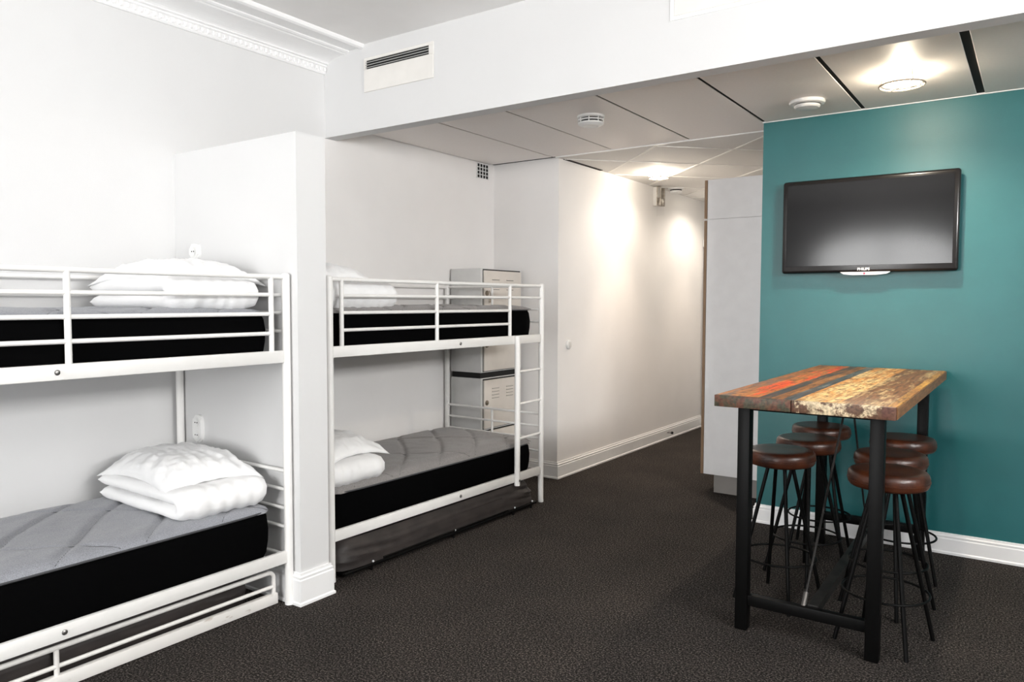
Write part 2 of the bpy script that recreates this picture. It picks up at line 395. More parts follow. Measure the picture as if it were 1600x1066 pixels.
# ------------------------------------------------------------------ bunk beds  (local: x 0 = front line, -x to the wall; y 0 = near end)
BL, BW = 2.02, .92
def bunk(name, label, loc, rz, ladder, mirror=False):
    t = thing(name, label, 'bunk bed', loc, rz, 'white metal bunk beds')
    yy = (lambda y: BL - y) if mirror else (lambda y: y)
    def tb(pts, r, nm, par=t, m='bed'):
        return MB().tube([(x, yy(y), z) for x, y, z in pts], r).build(nm, M[m], par)
    for x in (0, -BW):
        for y in (0, BL):
            b = MB().tube([(x, y, 0), (x, y, 1.630), (x, y, 1.637)], [.0205, .0205, .012], 16)
            p = b.build('corner_post', M['bed'], t)
            MB().lathe([(.0215, 0), (.0215, .018)], (x, y, 0), 16).build('foot_cap', M['plastic'], p)
            if x == 0 and y == 0:
                for z in (1.60, 1.255, 1.212, .268, .222): MB().lathe([(0, -.003), (.007, -.003), (.007, .002), (0, .002)], (-.010, -.0195, z), 10, 'y').build('bolt', M['dark'], p)
    for z0, z1, nm in ((1.203, 1.263, 'upper_side_rail'), (.214, .274, 'lower_side_rail')):
        for x in (0, -BW):
            b = MB(); b.box((x - .012, .018, z0), (x + .012, BL - .018, z1), .004)
            r_ = b.build(nm, M['bed'], t)
            if x == 0:
                for by in ((1.065,) if not mirror else (.965,)):
                    MB().lathe([(.0, -.001), (.0105, -.001), (.0105, .003), (.006, .006), (.0, .006)], (x + .012, yy(by) if not mirror else by, (z0 + z1) / 2), 14, 'x').build('bolt', M['bolt'], r_)
    # mesh slat deck, one per bunk
    for z in (1.215, .226):
        b = MB()
        for k in range(14):
            y = .09 + k * (BL - .18) / 13
            b.box((-BW + .013, y - .025, z), (-.013, y + .025, z + .012))
        b.build('slat_base', M['bed'], t)
    # guard rails: front (with a gap at the ladder end) and rear
    g = tb([(0, .018, 1.618), (0, BL - .018, 1.618)], .0115, 'front_guard_rail')
    ye = BL - .40 if ladder else BL - .09
    y0 = .085
    for k, z in enumerate((1.532, 1.440, 1.347)):
        a, e = (y0, BL - .018) if k == 0 else (y0, ye)
        tb([(0, a, z), (0, e, z)], .0095, 'guard_bar', g)
    for y in (y0, (y0 + ye) / 2, ye): tb([(0, y, 1.26), (0, y, 1.618)], .0125, 'guard_upright', g)
    g = tb([(-BW, .018, 1.618), (-BW, BL - .018, 1.618)], .0115, 'rear_guard_rail')
    for z in (1.532, 1.44): tb([(-BW, .018, z), (-BW, BL - .018, z)], .0095, 'guard_bar', g)
    tb([(-BW, BL / 2, 1.26), (-BW, BL / 2, 1.618)], .0125, 'guard_upright', g)
    # end frames
    for y in (0, BL):
        for zt, zs in ((1.618, (1.532, 1.445, 1.355, 1.235)), (.665, (.572, .478, .385, .245))):
            e = MB().tube([(-BW + .018, y, zt), (-.018, y, zt)], .0095).build('end_rail', M['bed'], t)
            for z in zs: MB().tube([(-BW + .018, y, z), (-.018, y, z)], .0085).build('end_bar', M['bed'], e)
            MB().tube([(-BW / 2, y, zs[-1]), (-BW / 2, y, zt)], .0095).build('end_upright', M['bed'], e)
    if ladder:
        l = tb([(.028, BL - .345, .195), (.028, BL - .345, 1.262)], .0205, 'ladder_post')
        for z in (1.005, .775, .525): tb([(.022, BL - .345, z), (.004, BL - .02, z)], .0095, 'ladder_rung', l)
        MB().lathe([(0, 0), (.009, 0), (.009, .004), (0, .004)], (.0485, BL - .345, .232), 12, 'x').build('bolt', M['bolt'], l)
    return t
bunk('bunk_bed', 'white metal bunk bed nearest the camera, cut off by the left edge', (-3.003, .365, 0), 0, False, True)
B2L, B2R = (-3.055, 2.705, 0), R(-.9)
bunk('bunk_bed', 'white metal bunk bed with a ladder, beyond the partition', B2L, B2R, True)
def b2(x, y, z):
    """a point given in the far bed's own frame"""
    v = Matrix.Rotation(B2R, 3, 'Z') @ Vector((x, y, 0)); return (B2L[0] + v.x, B2L[1] + v.y, z)

# ------------------------------------------------------------------ mattresses
def mattress(label, loc, rz, topmat, z0, th, L=1.93, Wd=.865, seed=0, group='black sided mattresses', puff=.040):
    t = thing('mattress', label, 'mattress', (loc[0], loc[1], z0), rz, group)
    # body: superellipse footprint with slightly bulging sides
    def foot(k, n, inset=0):
        a = 2 * PI * k / n; e = .16
        c, s = math.cos(a), math.sin(a)
        return ((Wd / 2 - inset) * math.copysign(abs(c) ** e, c) - Wd / 2 - .028, (L / 2 - inset) * math.copysign(abs(s) ** e, s) + L / 2)
    n = 160
    prof = [(.03, 0), (.008, .008), (0, .03), (-.006, th * .35), (-.008, th * .6), (-.002, th - .035), (.006, th - .012), (.014, th - .004)]
    b = MB()
    rings = [[b.bm.verts.new((*foot(k, n, i), z + .006 * noise.noise((k * .13, z * 9, seed)))) for k in range(n)] for i, z in prof]
    for A, B in zip(rings, rings[1:]):
        for k in range(n): b.bm.faces.new((A[k], A[(k + 1) % n], B[(k + 1) % n], B[k]))
    b.bm.faces.new(rings[0][::-1]); b.bm.faces.new(rings[-1])
    b.build('side_border', M['black_fabric'], t)
    # quilted top panel: grid over the footprint with diagonal stitched grooves
    b = MB(); nu, nv = 70, 150
    def quilt(x, y):
        def groove(q, sp, w): 
            d = abs((q / sp + .5) % 1 - .5) * sp
            return math.exp(-(d / w) ** 2)
        g = groove(y + x * 1.02 + .03 * math.sin(x * 7 + seed), .36, .018)
        g2 = groove(y - x * 1.02 + .2 + .03 * math.sin(x * 6), .72, .016)
        return max(g, g2 * .7)
    def f(i, j):
        u, v = 2 * i / (nu - 1) - 1, 2 * j / (nv - 1) - 1
        x, y = u * (Wd / 2 - .004), v * (L / 2 - .004)
        # round the corners
        k = (abs(u) ** 9 + abs(v) ** 18)
        if abs(u) > .9 and abs(v) > .95:
            sc = 1 - .035 * ((abs(u) - .9) / .1) * ((abs(v) - .95) / .05); x *= sc; y *= sc
        edge = (1 - abs(u) ** 10) * (1 - abs(v) ** 22)
        z = th - .014 + puff * max(0, edge) ** .6
        z += .010 * noise.noise((x * 3.1, y * 2.3, seed + 5)) * edge - .013 * quilt(x, y) * edge + .004 * noise.noise((x * 14, y * 11, seed)) * edge
        return (x - Wd / 2 - .028, y + L / 2, z)
    b.grid(f, nu, nv); tp = b.build('quilted_top', topmat, t, ang=3)
    pts = [(*foot(k, n, -.003), th - .010) for k in range(n)]
    MB().tube(pts, .0045, 6, closed=True).build('piping', M['piping'], t)
    # stitched seams
    b = MB()
    for fam, sp, off in ((1, .36, 0), (-1, .72, .2)):
        for k in range(-6, 8):
            seg = []
            for q in range(41):
                x = -Wd / 2 + .012 + (Wd - .024) * q / 40
                y = (k + 0) * sp - x * 1.02 * fam - (.03 * math.sin(x * 7 + seed) if fam == 1 else .03 * math.sin(x * 6) + off)
                if abs(y) < L / 2 - .012:
                    u, v = x / (Wd / 2 - .004), y / (L / 2 - .004)
                    edge = (1 - abs(u) ** 10) * (1 - abs(v) ** 22)
                    z = th - .014 + puff * max(0, edge) ** .6 + .010 * noise.noise((x * 3.1, y * 2.3, seed + 5)) * edge - (.013 if fam == 1 else .0091) * edge + .004 * noise.noise((x * 14, y * 11, seed)) * edge
                    seg.append((x - Wd / 2 - .028, y + L / 2, z + .0005))
            if len(seg) > 3: b.tube(seg, .0016, 4)
    b.build('stitching', M['piping'], tp)
    return t
mattress('upper mattress of the near left bunk bed, behind its guard bars', (-3.003, .40), 0, M['quilt'], 1.230, .215, seed=1)
mattress('lower mattress with bluish grey quilted top on the near left bunk bed', (-3.003, .40), 0, M['quilt'], .240, .250, seed=2, puff=.042)
p = b2(0, .045, 0)
mattress('upper mattress of the far bunk bed, behind its guard bars', (p[0], p[1]), B2R, M['quilt_warm'], 1.230, .222, seed=3)
mattress('lower mattress with brownish grey quilted top beside the ladder of the far bunk bed', (p[0], p[1]), B2R, M['quilt_warm'], .240, .225, seed=4, puff=.060)

# ------------------------------------------------------------------ folded duvets and pillows
def duvet(label, loc, rz, lx=.74, ly=.46, t=.072, seed=0):
    """a duvet folded once: two layers joined by a soft fold on the +x side"""
    b = MB(); nc, nv = 60, 64
    gap = t * .96
    def centre(s):                     # s 0..1 along the folded sheet, in x-z
        leg = lx - gap / 2; arc = PI * gap / 2; tot = 2 * leg + arc; d = s * tot
        x0 = -lx / 2
        if d < leg: return Vector((x0 + d, t / 2)), Vector((1, 0))
        if d < leg + arc:
            a = (d - leg) / arc * PI
            return Vector((x0 + leg + math.sin(a) * gap / 2, t / 2 + gap / 2 - math.cos(a) * gap / 2)), Vector((math.cos(a), math.sin(a)))
        return Vector((x0 + leg - (d - leg - arc), t / 2 + gap)), Vector((-1, 0))
    def f(i, j):
        v = math.sin(PI / 2 * (2 * j / (nv - 1) - 1))
        side = i < nc; k = i if side else 2 * nc - 1 - i
        s = k / (nc - 1)
        c, tg = centre(s); nn = Vector((tg.y, -tg.x))
        es = min(1, min(s, 1 - s) / .035); th = t * math.sqrt(max(.0, 1 - (1 - es) ** 2)) 
        th *= max(0, 1 - abs(v) ** 9) ** .5
        p = c + nn * (th / 2 if side else -th / 2)
        y = v * ly / 2 * (1 + .04 * noise.noise((p.x * 3, p.y * 12, seed)))
        w = .010 * noise.noise((p.x * 5 + seed, y * 7, p.y * 12)) + .004 * noise.noise((p.x * 22, y * 30 + p.x * 12, seed + p.y * 20))
        if abs(p.x) > lx / 2 - .15 or True: w += .003 * math.sin(y * 90 + 8 * noise.noise((p.x * 6, y * 4, seed))) * math.exp(-((p.x - lx / 2) / .07) ** 2)
        p = p + nn * w * (1 if side else -1) * (1 - abs(v) ** 8)
        z = max(p.y, .0) 
        droop = 1 - .06 * max(0, -p.x / lx * 2 - .3)
        return (p.x, y, z * droop)
    b.grid(f, 2 * nc, nv, True)
    o = b.build('duvet', M['linen'], None, ang=3, loc=loc, merge=.0004); o.rotation_euler = (0, 0, rz)
    return tag(o, label, 'duvet', 'folded white duvets')
def pillow(label, loc, rz, lx=.70, ly=.50, t=.125, seed=0, sag=.042, tilt=(0, 0)):
    b = MB(); n = 56
    def f(sgn):
        def g(i, j):
            u, v = 2 * i / (n - 1) - 1, 2 * j / (n - 1) - 1
            x = u * lx / 2 * (1 - .07 * (1 - v * v) * abs(u) ** 4); y = v * ly / 2 * (1 - .09 * (1 - u * u) * abs(v) ** 4)
            h = ((1 - u * u) * (1 - v * v)) ** .46
            r = math.hypot(u, v); a = math.atan2(v, u)
            cr = .007 * abs(u * v) ** .5 * math.sin(a * 17 + 4 * noise.noise((u * 2, v * 2, seed))) + .010 * noise.noise((u * 4, v * 5, seed)) + .007 * noise.noise((u * 11 + v * 6, v * 9 - u * 5, seed + 3))
            if sgn > 0: z = t * .78 * h + cr * min(1, h * 2.5)
            else: z = -t * .22 * h + .3 * cr * min(1, h * 2.5)
            z -= sag * max(0, r - .72) ** 1.4 * 2.2
            return (x, y, z + t * .22 + tilt[0] * x + tilt[1] * y)
        return g
    b.grid(f(1), n, n); b.grid(f(-1), n, n)
    o = b.build('pillow', M['linen'], None, ang=3, loc=loc, merge=.0006); o.rotation_euler = (0, 0, rz)
    return tag(o, label, 'pillow', 'white pillows')
duvet('folded white duvet under a pillow on the lower mattress of the near left bunk', (-3.46, 2.10, .508), R(-2), seed=1)
pillow('white pillow on a folded duvet on the lower mattress of the near left bunk', (-3.51, 2.125, .645), R(-3), seed=1)
duvet('folded white duvet on the upper mattress of the near left bunk', (-3.47, 2.08, 1.458), R(-3), seed=4, t=.078)
pillow('white pillow on top of the folded duvet, upper left bunk', (-3.50, 2.13, 1.606), R(5), seed=4, t=.10)
p = b2(-.43, .24, .478)
duvet('folded white duvet beside the post on the lower mattress of the far bunk', p, B2R, lx=.74, ly=.42, t=.070, seed=7)
p = b2(-.44, .28, .622)
pillow('white pillow on a folded duvet on the lower mattress of the far bunk', p, B2R + R(2), ly=.50, t=.11, seed=7)
p = b2(-.44, .31, 1.452)
duvet('folded white duvet on the upper mattress of the far bunk, beside the partition', p, B2R, lx=.70, ly=.56, t=.085, seed=9)
p = b2(-.46, .26, 1.622)
pillow('white pillow on the folded duvet on the upper mattress of the far bunk', p, B2R, ly=.42, t=.10, seed=9)

# ------------------------------------------------------------------ things stored under the beds
t = thing('bed_guard_rail', 'loose white bed guard rail standing on the floor under the near left bunk', 'guard rail', (-3.06, .3, 0))
b = MB(); b.box((-.014, .0, .004), (.014, 2.052, .058), .004); b.build('base_rail', M['bedworn'], t)
pts = [(0, .1, .168), (0, 2.0, .168)]
def arc(cy, cz, r, a0, a1, n=8): return [(0, cy + r * math.cos(R(a0 + (a1 - a0) * k / n)), cz + r * math.sin(R(a0 + (a1 - a0) * k / n))) for k in range(n + 1)]
MB().tube([(0, .06, .165)] + arc(2.005, .135, .030, 90, 0) + [(0, 2.035, .05)], .0105).build('top_tube', M['bedworn'], t)
MB().tube([(0, .06, .092), (0, 2.033, .092)], .009).build('lower_tube', M['bedworn'], t)
for y in (1.028, .4): MB().tube([(0, y, .05), (0, y, .165)], .010).build('upright', M['bedworn'], t)

def under_mattress(name, label, loc, rz, L, Wd, z0, th, seed, slope=.0):
    b = MB(); n = 150; m = 18
    def f(i, j):
        a = 2 * PI * i / n; c, s = math.cos(a), math.sin(a); e = .18
        h = j / (m - 1)
        bulge = .012 * math.sin(h * PI) + slope * (h - .5)
        px = (Wd / 2 + bulge) * math.copysign(abs(c) ** e, c); py = (L / 2 + bulge) * math.copysign(abs(s) ** e, s)
        w = .016 * noise.noise((py * 3 + h * 4 + seed, h * 2 - py, seed)) + .008 * noise.noise((py * 9 + h * 9, h * 4, seed + 2))
        k = math.sin(h * PI)
        return (px + w * k * (1 if px > 0 else -1) - Wd / 2, py + L / 2, z0 + th * h)
    V = b.grid(f, n, m, True)
    b.bm.faces.new([r[0] for r in V][::-1]); b.bm.faces.new([r[-1] for r in V])
    return b
b = under_mattress('spare', '', None, 0, 1.86, .78, .02, .17, 3)
o = b.build('spare_mattress', M['brown_cover'], None, loc=(-3.10, .38, 0)); tag(o, 'dark brown spare mattress lying under the near left bunk bed', 'mattress')
t = thing('folding_bed', 'folded guest bed with brown cover stored under the far bunk bed', 'folding bed', b2(.025, .035, 0), B2R)
under_mattress('', '', None, 0, 1.86, .80, .045, .155, 8, -.05).build('padded_cover', M['brown_cover'], t)
b = MB(); b.tube([(.01, .02, .030), (.01, 1.86, .030)], .011); b.tube([(-.80, .02, .030), (-.80, 1.86, .030)], .011)
for y in (.03, .65, 1.25, 1.85): b.tube([(-.80, y, .030), (.01, y, .030)], .009)
b.build('frame', M['black_steel'], t)
MB().tube([(.022, .30, .052), (.022, 1.50, .052)], .007).build('hinge_bar', M['black_steel'], t)
for y in (.22, .93, 1.58, 1.80):
    MB().tube([(.012, y, .0), (.012, y, .045)], .008).build('foot', M['black_steel'], t)
    MB().lathe([(0, 0), (.006, 0), (.006, .006), (0, .008)], (.022, y, .052), 10, 'x').build('bolt', M['silver'], t)

# ------------------------------------------------------------------ lockers
def locker(label, loc, z0, h, keys):
    t = thing('locker', label, 'locker', (loc[0], loc[1], z0), 0, 'stacked steel lockers')
    Wd, D = .575, .31                          # along y, along x (front at x = 0)
    b = MB(); b.box((-D, 0, .045), (-.0, Wd, h), .004); b.build('body', M['locker_body'], t)
    b = MB(); b.box((-D + .01, .006, .0), (-.012, Wd - .006, .045)); b.build('plinth', M['dark'], t)
    dh = (h - .045 - .03) / 2
    for k in range(2):
        za = .058 + k * (dh + .012)
        fr = MB(); fr.box((.0, .024, za - .006), (.002, Wd - .024, za + dh - .006 + .004)); fr.build('door_gap', M['dark'], t)
        d = MB(); d.box((.001, .028, za), (.016, Wd - .028, za + dh - .012), .003); d = d.build('door', M['locker_door'], t)
        b = MB()
        for y in (.13, .33):
            for q in range(4): b.box((.0155, y, za + dh - .085 - q * .026), (.0215, y + .10, za + dh - .079 - q * .026), .002, 1)
        b.build('vent_louvre', M['locker_door'], d)
        b = MB()
        for y in (.13, .33):
            for q in range(4): b.box((.0150, y, za + dh - .088 - q * .026), (.0165, y + .10, za + dh - .085 - q * .026))
        b.build('vent_slot', M['dark'], d)
        lz = za + dh * .52
        lk = MB().lathe([(0, .014), (.021, .014), (.021, .022), (.014, .026), (0, .026)], (0, .058, lz), 18, 'x').build('lock', M['brass'], d)
        if (keys, k) == (True, 1):
            b = MB().tube([(.026, .075, lz + .02), (.034, .085, lz - .005), (.030, .088, lz - .03)], .0022, 6)
            b.box((.026, .078, lz - .075), (.030, .098, lz - .028), .002, 1); b.build('key', M['brass'], lk)
    return t
locker('lower steel locker with cream doors in the alcove corner, half hidden by the bed', (-3.645, 4.80), 0, .885, False)
locker('upper steel locker with keys in its top door, standing on another locker', (-3.645, 4.80), .885, .885, True)

# ------------------------------------------------------------------ bar table and stools
TX, TY, TL, TW, TZ = -.787, 4.145, 1.92, .71, 1.10
t = thing('bar_table', 'tall bar table with a multicoloured reclaimed plank top against the teal wall', 'table', (TX, TY, 0))
b = MB(); b.box((-TW / 2, -TL / 2 + .02, -.025), (TW / 2, TL / 2, .025), .003)
tp = b.build('tabletop', M['top'], t, loc=(0, 0, TZ - .025))
b = MB(); b.box((-TW / 2 - .001, -TL / 2, -.0255), (-.034, -TL / 2 + .021, .0245), .002); b.box((-.031, -TL / 2, -.0255), (TW / 2 + .001, -TL / 2 + .021, .0245), .002)
b.build('edge_board', M['edge'], tp)
b = MB(); b.box((TW / 2, -TL / 2 + .021, -.025), (TW / 2 + .004, TL / 2, .022), .001, 1); b.box((-TW / 2 - .004, -TL / 2 + .021, -.025), (-TW / 2, TL / 2, .022), .001, 1)
b.build('side_edge', M['side_edge'], tp)
LX0, LX1, LY0, LY1 = -1.075 - TX, -.525 - TX, 3.41 - TY, 4.93 - TY
for x in (LX0, LX1):
    for y in (LY0, LY1):
        b = MB(); b.box((x - .0275, y - .0275, 0), (x + .0275, y + .0275, TZ - .05), .003); b.build('leg', M['black_steel'], t)
for y, z in ((LY0, .14), (LY1, .175)):
    b = MB(); b.box((LX0 + .027, y - .018, z - .025), (LX1 - .027, y + .018, z + .025), .003); b.build('cross_bar', M['black_steel'], t)
    b = MB(); b.box((LX0 + .027, y - .02, TZ - .085), (LX1 - .027, y + .02, TZ - .05), .002); b.build('top_bar', M['black_steel'], t)
xm = (LX0 + LX1) / 2
A, Bv = Vector((xm + .03, LY0 + .018, .15)), Vector((xm + .03, LY1 - .018, .185))
b = MB(); b.prism([A + Vector((-.022, 0, -.02)), A + Vector((.022, 0, -.02)), A + Vector((.022, 0, .02)), A + Vector((-.022, 0, .02))], Bv - A); b.build('long_bar', M['brace_steel'], t, False)
for y, yb in ((LY0, LY0 + .02), (LY1, LY1 - .02)):
    top = Vector((xm + .02, (LY0 + LY1) / 2 + (.03 if yb > 0 else -.03), TZ - .05)); bot = Vector((xm - .008, yb, .17))
    r_ = MB().tube([bot, top], .0055, 8).build('tension_rod', M['brace_steel'], t)
    d = (top - bot).normalized()
    MB().tube([bot - d * .02, bot + d * .05], .011, 8).build('turnbuckle', M['rod'], r_)

def stool(label, x, y, rz, first=[None]):
    if first[0] is None:
        t = thing('bar_stool', label, 'stool', (x, y, 0), rz, 'leather bar stools')
        zt = .768
        prof = [(0, zt - .075), (.143, zt - .075), (.155, zt - .071), (.163, zt - .060), (.1655, zt - .045), (.1655, zt - .028), (.162, zt - .014), (.154, zt - .005), (.142, zt - .001), (.118, zt), (.06, zt - .002), (0, zt - .003)]
        MB().lathe(prof, n=64).build('seat', M['leather'], t, merge=.0001, ang=1.2)
        MB().lathe([(.1645, zt - .047), (.1675, zt - .045), (.1675, zt - .041), (.1645, zt - .039)], n=64).build('seat_piping', M['leather'], t)
        MB().lathe([(.0, zt - .083), (.115, zt - .083), (.115, zt - .0755), (0, zt - .0755)], n=32).build('mounting_plate', M['black_steel'], t)
        for k in range(4):
            a = R(29 + 90 * k); a2 = a + R(6)
            p0 = (.215 * math.cos(a), .215 * math.sin(a), 0); p1 = (.060 * math.cos(a2), .060 * math.sin(a2), zt - .083)
            l = MB().tube([p0, p1], .0095, 12).build('leg', M['black_steel'], t)
        zr = .225; rr = .215 + (.060 - .215) * zr / (zt - .083) + .012
        MB().tube([(rr * math.cos(2 * PI * k / 48), rr * math.sin(2 * PI * k / 48), zr) for k in range(48)], .0055, 8, closed=True).build('foot_ring', M['black_steel'], t)
        first[0] = t
    else:
        t = copy_tree(first[0]); t.location = (x, y, 0); t.rotation_euler = (0, 0, rz); t['label'] = label
    return t
stool('brown leather stool beside the left table leg, front of the left row of three', -1.035, 3.85, 0)
stool('brown leather stool in the middle of the left row of three under the table', -1.005, 4.28, R(-14))
stool('brown leather stool at the back of the left row, closest to the teal wall', -1.045, 4.76, R(20))
stool('brown leather stool behind the right front table leg, front of the right row', -.517, 3.65, R(3))
stool('brown leather stool in the middle of the right row of three under the table', -.570, 4.08, R(-9))
stool('brown leather stool at the back of the right row beside the far table leg', -.585, 4.60, R(33))

# ------------------------------------------------------------------ television
t = thing('television', 'black flat screen television mounted on the teal wall', 'television', (-.885, YT, 1.985))
b = MB(); b.box((-.5, -.075, -.297), (.5, -.035, .297), .018, 4); b.build('housing', M['tv'], t)
b = MB(); b.box((-.47, -.0775, -.252), (.47, -.0745, .268), .001, 1); b.build('screen', M['screen'], t)
b = MB(); b.box((-.2, -.035, -.15), (.2, -.001, .15), .004); b.build('wall_bracket', M['black_steel'], t)
b = MB(); b.prism([(-.14, -.074, -.293), (.145, -.074, -.293), (.125, -.074, -.306), (.07, -.074, -.312), (-.07, -.074, -.312), (-.12, -.074, -.306)], (0, .03, 0)); st = b.build('chin_strip', M['silver'], t)
MB().lathe([(0, -.0015), (.006, -.0015), (.006, .001), (0, .001)], (.0, -.0745, -.3025), 12, 'y').build('standby_light', M['red'], st)
cu = bpy.data.curves.new('brand_lettering', 'FONT'); cu.body = 'PHILIPS'; cu.size = .022; cu.extrude = .0004; cu.align_x = 'CENTER'; cu.offset = .0006
tmp = bpy.data.objects.new('brand_lettering_text', cu); COL.objects.link(tmp)
bpy.context.view_layer.update()
me = bpy.data.meshes.new_from_object(tmp.evaluated_get(bpy.context.evaluated_depsgraph_get()))
bpy.data.objects.remove(tmp); me.name = 'brand_lettering'; me.materials.clear(); me.materials.append(M['letter'])
o = bpy.data.objects.new('brand_lettering', me); COL.objects.link(o); o.parent = t; o.location = (-.005, -.0756, -.283); o.rotation_euler = (PI / 2, 0, 0)

# ------------------------------------------------------------------ tall cabinet in the corridor
CX0, CX1, CY0, CY1 = -2.135, -1.505, 5.73, 7.3
t = thing('tall_cabinet', 'tall white cabinet in the corridor behind the end of the teal wall', 'cabinet', (CX0, CY0, 0))
b = MB(); b.box((0, 0, .145), (CX1 - CX0, CY1 - CY0, 2.1455), .001, 1); b.build('lower_body', M['cab'], t)
b = MB(); b.box((0, 0, 2.147), (CX1 - CX0, CY1 - CY0, 2.452), .002, 1); b.build('upper_body', M['cab'], t)
b = MB(); b.box((.075, .03, 0), (CX1 - CX0, CY1 - CY0, .145)); b.build('plinth', M['plinth'], t)
for k in range(3):
    y0, y1 = .0 + k * .523, .517 + k * .523
    for z0, z1 in ((.145, 2.138), (2.152, 2.450)):
        d = MB(); d.box((-.024, y0 + .003, z0), (-.003, y1, z1), .001, 1); d = d.build('door', M['cab'], t)
        e = MB(); e.box((-.0245, y0, z0), (-.0025, y0 + .003, z1)); e.build('edge_strip', M['oak'], d)
        h_ = MB().tube([(-.024, y1 - .05, z0 + .1), (-.045, y1 - .05, z0 + .1), (-.045, y1 - .05, z0 + .2), (-.024, y1 - .05, z0 + .2)], .005, 8); h_.build('handle', M['bolt'], d)

# ------------------------------------------------------------------ ceiling and wall fittings
def lamp(label, x, y, r, glow):
    t = thing('ceiling_lamp', label, 'ceiling lamp', (x, y, ZL))
    MB().lathe([(r * .40, 0), (r * .78, 0), (r * .78, -.004), (r * .70, -.008), (r * .40, -.008)], n=40).build('mounting_ring', M['plastic'], t)
    b = MB().lathe([(r * .84, -.010), (r * .88, -.040), (r * .84, -.054), (r * .60, -.060), (0, -.061)], n=40); b.build('diffuser', glow, t)
    b = MB(); zz = -.060
    b.tube([(r * math.cos(2 * PI * k / 40), r * math.sin(2 * PI * k / 40), zz) for k in range(40)], .005, 8, closed=True)
    for a in (R(35), R(125)):
        b.tube([(r * math.cos(a), r * math.sin(a), zz), (0, 0, zz - .008), (-r * math.cos(a), -r * math.sin(a), zz)], .0035, 8)
    for k in range(4):
        a = R(35 + 90 * k); b.tube([(r * .90, 0, 0), (r * .90, 0, 0)] if 0 else [(r * .90 * math.cos(a), r * .90 * math.sin(a), -.006), (r * math.cos(a), r * math.sin(a), zz)], .0035, 8)
    b.build('guard', M['guard'], t)
    return t
lamp('lit round ceiling lamp above the television', -.62, 4.46, .108, M['lamp_glow'])
lamp('lit round ceiling lamp in the corridor beside the boxy emergency light', -2.89, 6.50, .092, M['lamp_glow_hall'])
lamp('far ceiling lamp at the end of the corridor, hidden by the tall cabinet', -2.80, 8.10, .092, M['lamp_glow_hall'])

t = thing('smoke_detector', 'round white smoke detector with dark slots on the panel ceiling', 'smoke detector', (-2.405, 4.34, ZL))
MB().lathe([(0, 0), (.088, 0), (.088, -.012), (.080, -.016), (0, -.016)], n=40).build('base', M['plastic'], t)
MB().lathe([(.066, -.016), (.066, -.046)], n=32).build('slot_ring', M['dark'], t)
MB().lathe([(.066, -.026), (.082, -.026), (.082, -.033), (.066, -.033)], n=40).build('middle_ring', M['plastic'], t)
b = MB()
for k in range(8):
    a = R(20 + 45 * k); b.tube([(.080 * math.cos(a), .080 * math.sin(a), -.014), (.080 * math.cos(a), .080 * math.sin(a), -.048)], .0035, 6)
b.build('rib', M['plastic'], t)
MB().lathe([(0, -.044), (.082, -.044), (.083, -.052), (.072, -.060), (.05, -.066), (.045, -.064), (0, -.066)], n=40).build('cap', M['plastic'], t)
t = thing('air_valve', 'round white two-tier air valve on the ceiling above the television', 'air valve', (-1.165, 4.745, ZL))
MB().lathe([(.06, 0), (.098, 0), (.102, -.008), (.098, -.018), (.080, -.022), (.060, -.014)], n=44).build('rim', M['plastic'], t)
MB().lathe([(0, -.030), (.030, -.030), (.072, -.026), (.074, -.034), (.066, -.042), (.03, -.047), (0, -.048)], n=44).build('disc', M['plastic'], t)
MB().lathe([(.018, 0), (.018, -.031)], n=16).build('stem', M['plastic'], t)
t = thing('smoke_detector', 'small white ceiling detector behind the corridor lamp', 'smoke detector', (-3.16, 7.55, ZL))
MB().lathe([(0, 0), (.080, 0), (.080, -.014), (.07, -.018), (0, -.018)], n=36).build('base', M['plastic'], t)
MB().lathe([(.062, -.018), (.058, -.030)], n=36).build('slot_ring', M['dark'], t)
MB().lathe([(0, -.028), (.066, -.030), (.066, -.042), (.055, -.052), (0, -.054)], n=36).build('cap', M['plastic'], t)

# exit-sign lamp hanging high on the corridor wall
t = thing('emergency_light', 'small boxy emergency light with a hanging clear plate high on the corridor wall', 'emergency light', (XC, 7.36, 2.60))
b = MB(); b.box((.0, -.06, -.100), (.045, .07, .095), .005); b.build('housing', M['cream_plastic'], t)
b = MB(); b.box((.045, -.055, -.100), (.085, .065, -.02), .003); b.box((.046, .05, -.02), (.085, .065, .09), .002); b.build('lamp_box', M['sign'], t)
b = MB()
for z in (-.100, .094): b.tube([(.048, -.058, z), (.090, -.058, z)], .004, 8)
b.tube([(.090, -.058, -.100), (.090, -.058, .094)], .004, 8); b.tube([(.048, -.058, -.100), (.048, -.058, .094)], .006, 8)
b.build('bracket', M['sign'], t)
b = MB(); b.box((.02, -.003, -.20), (.10, .003, -.100)); b.build('clear_plate', M['glass'], t)

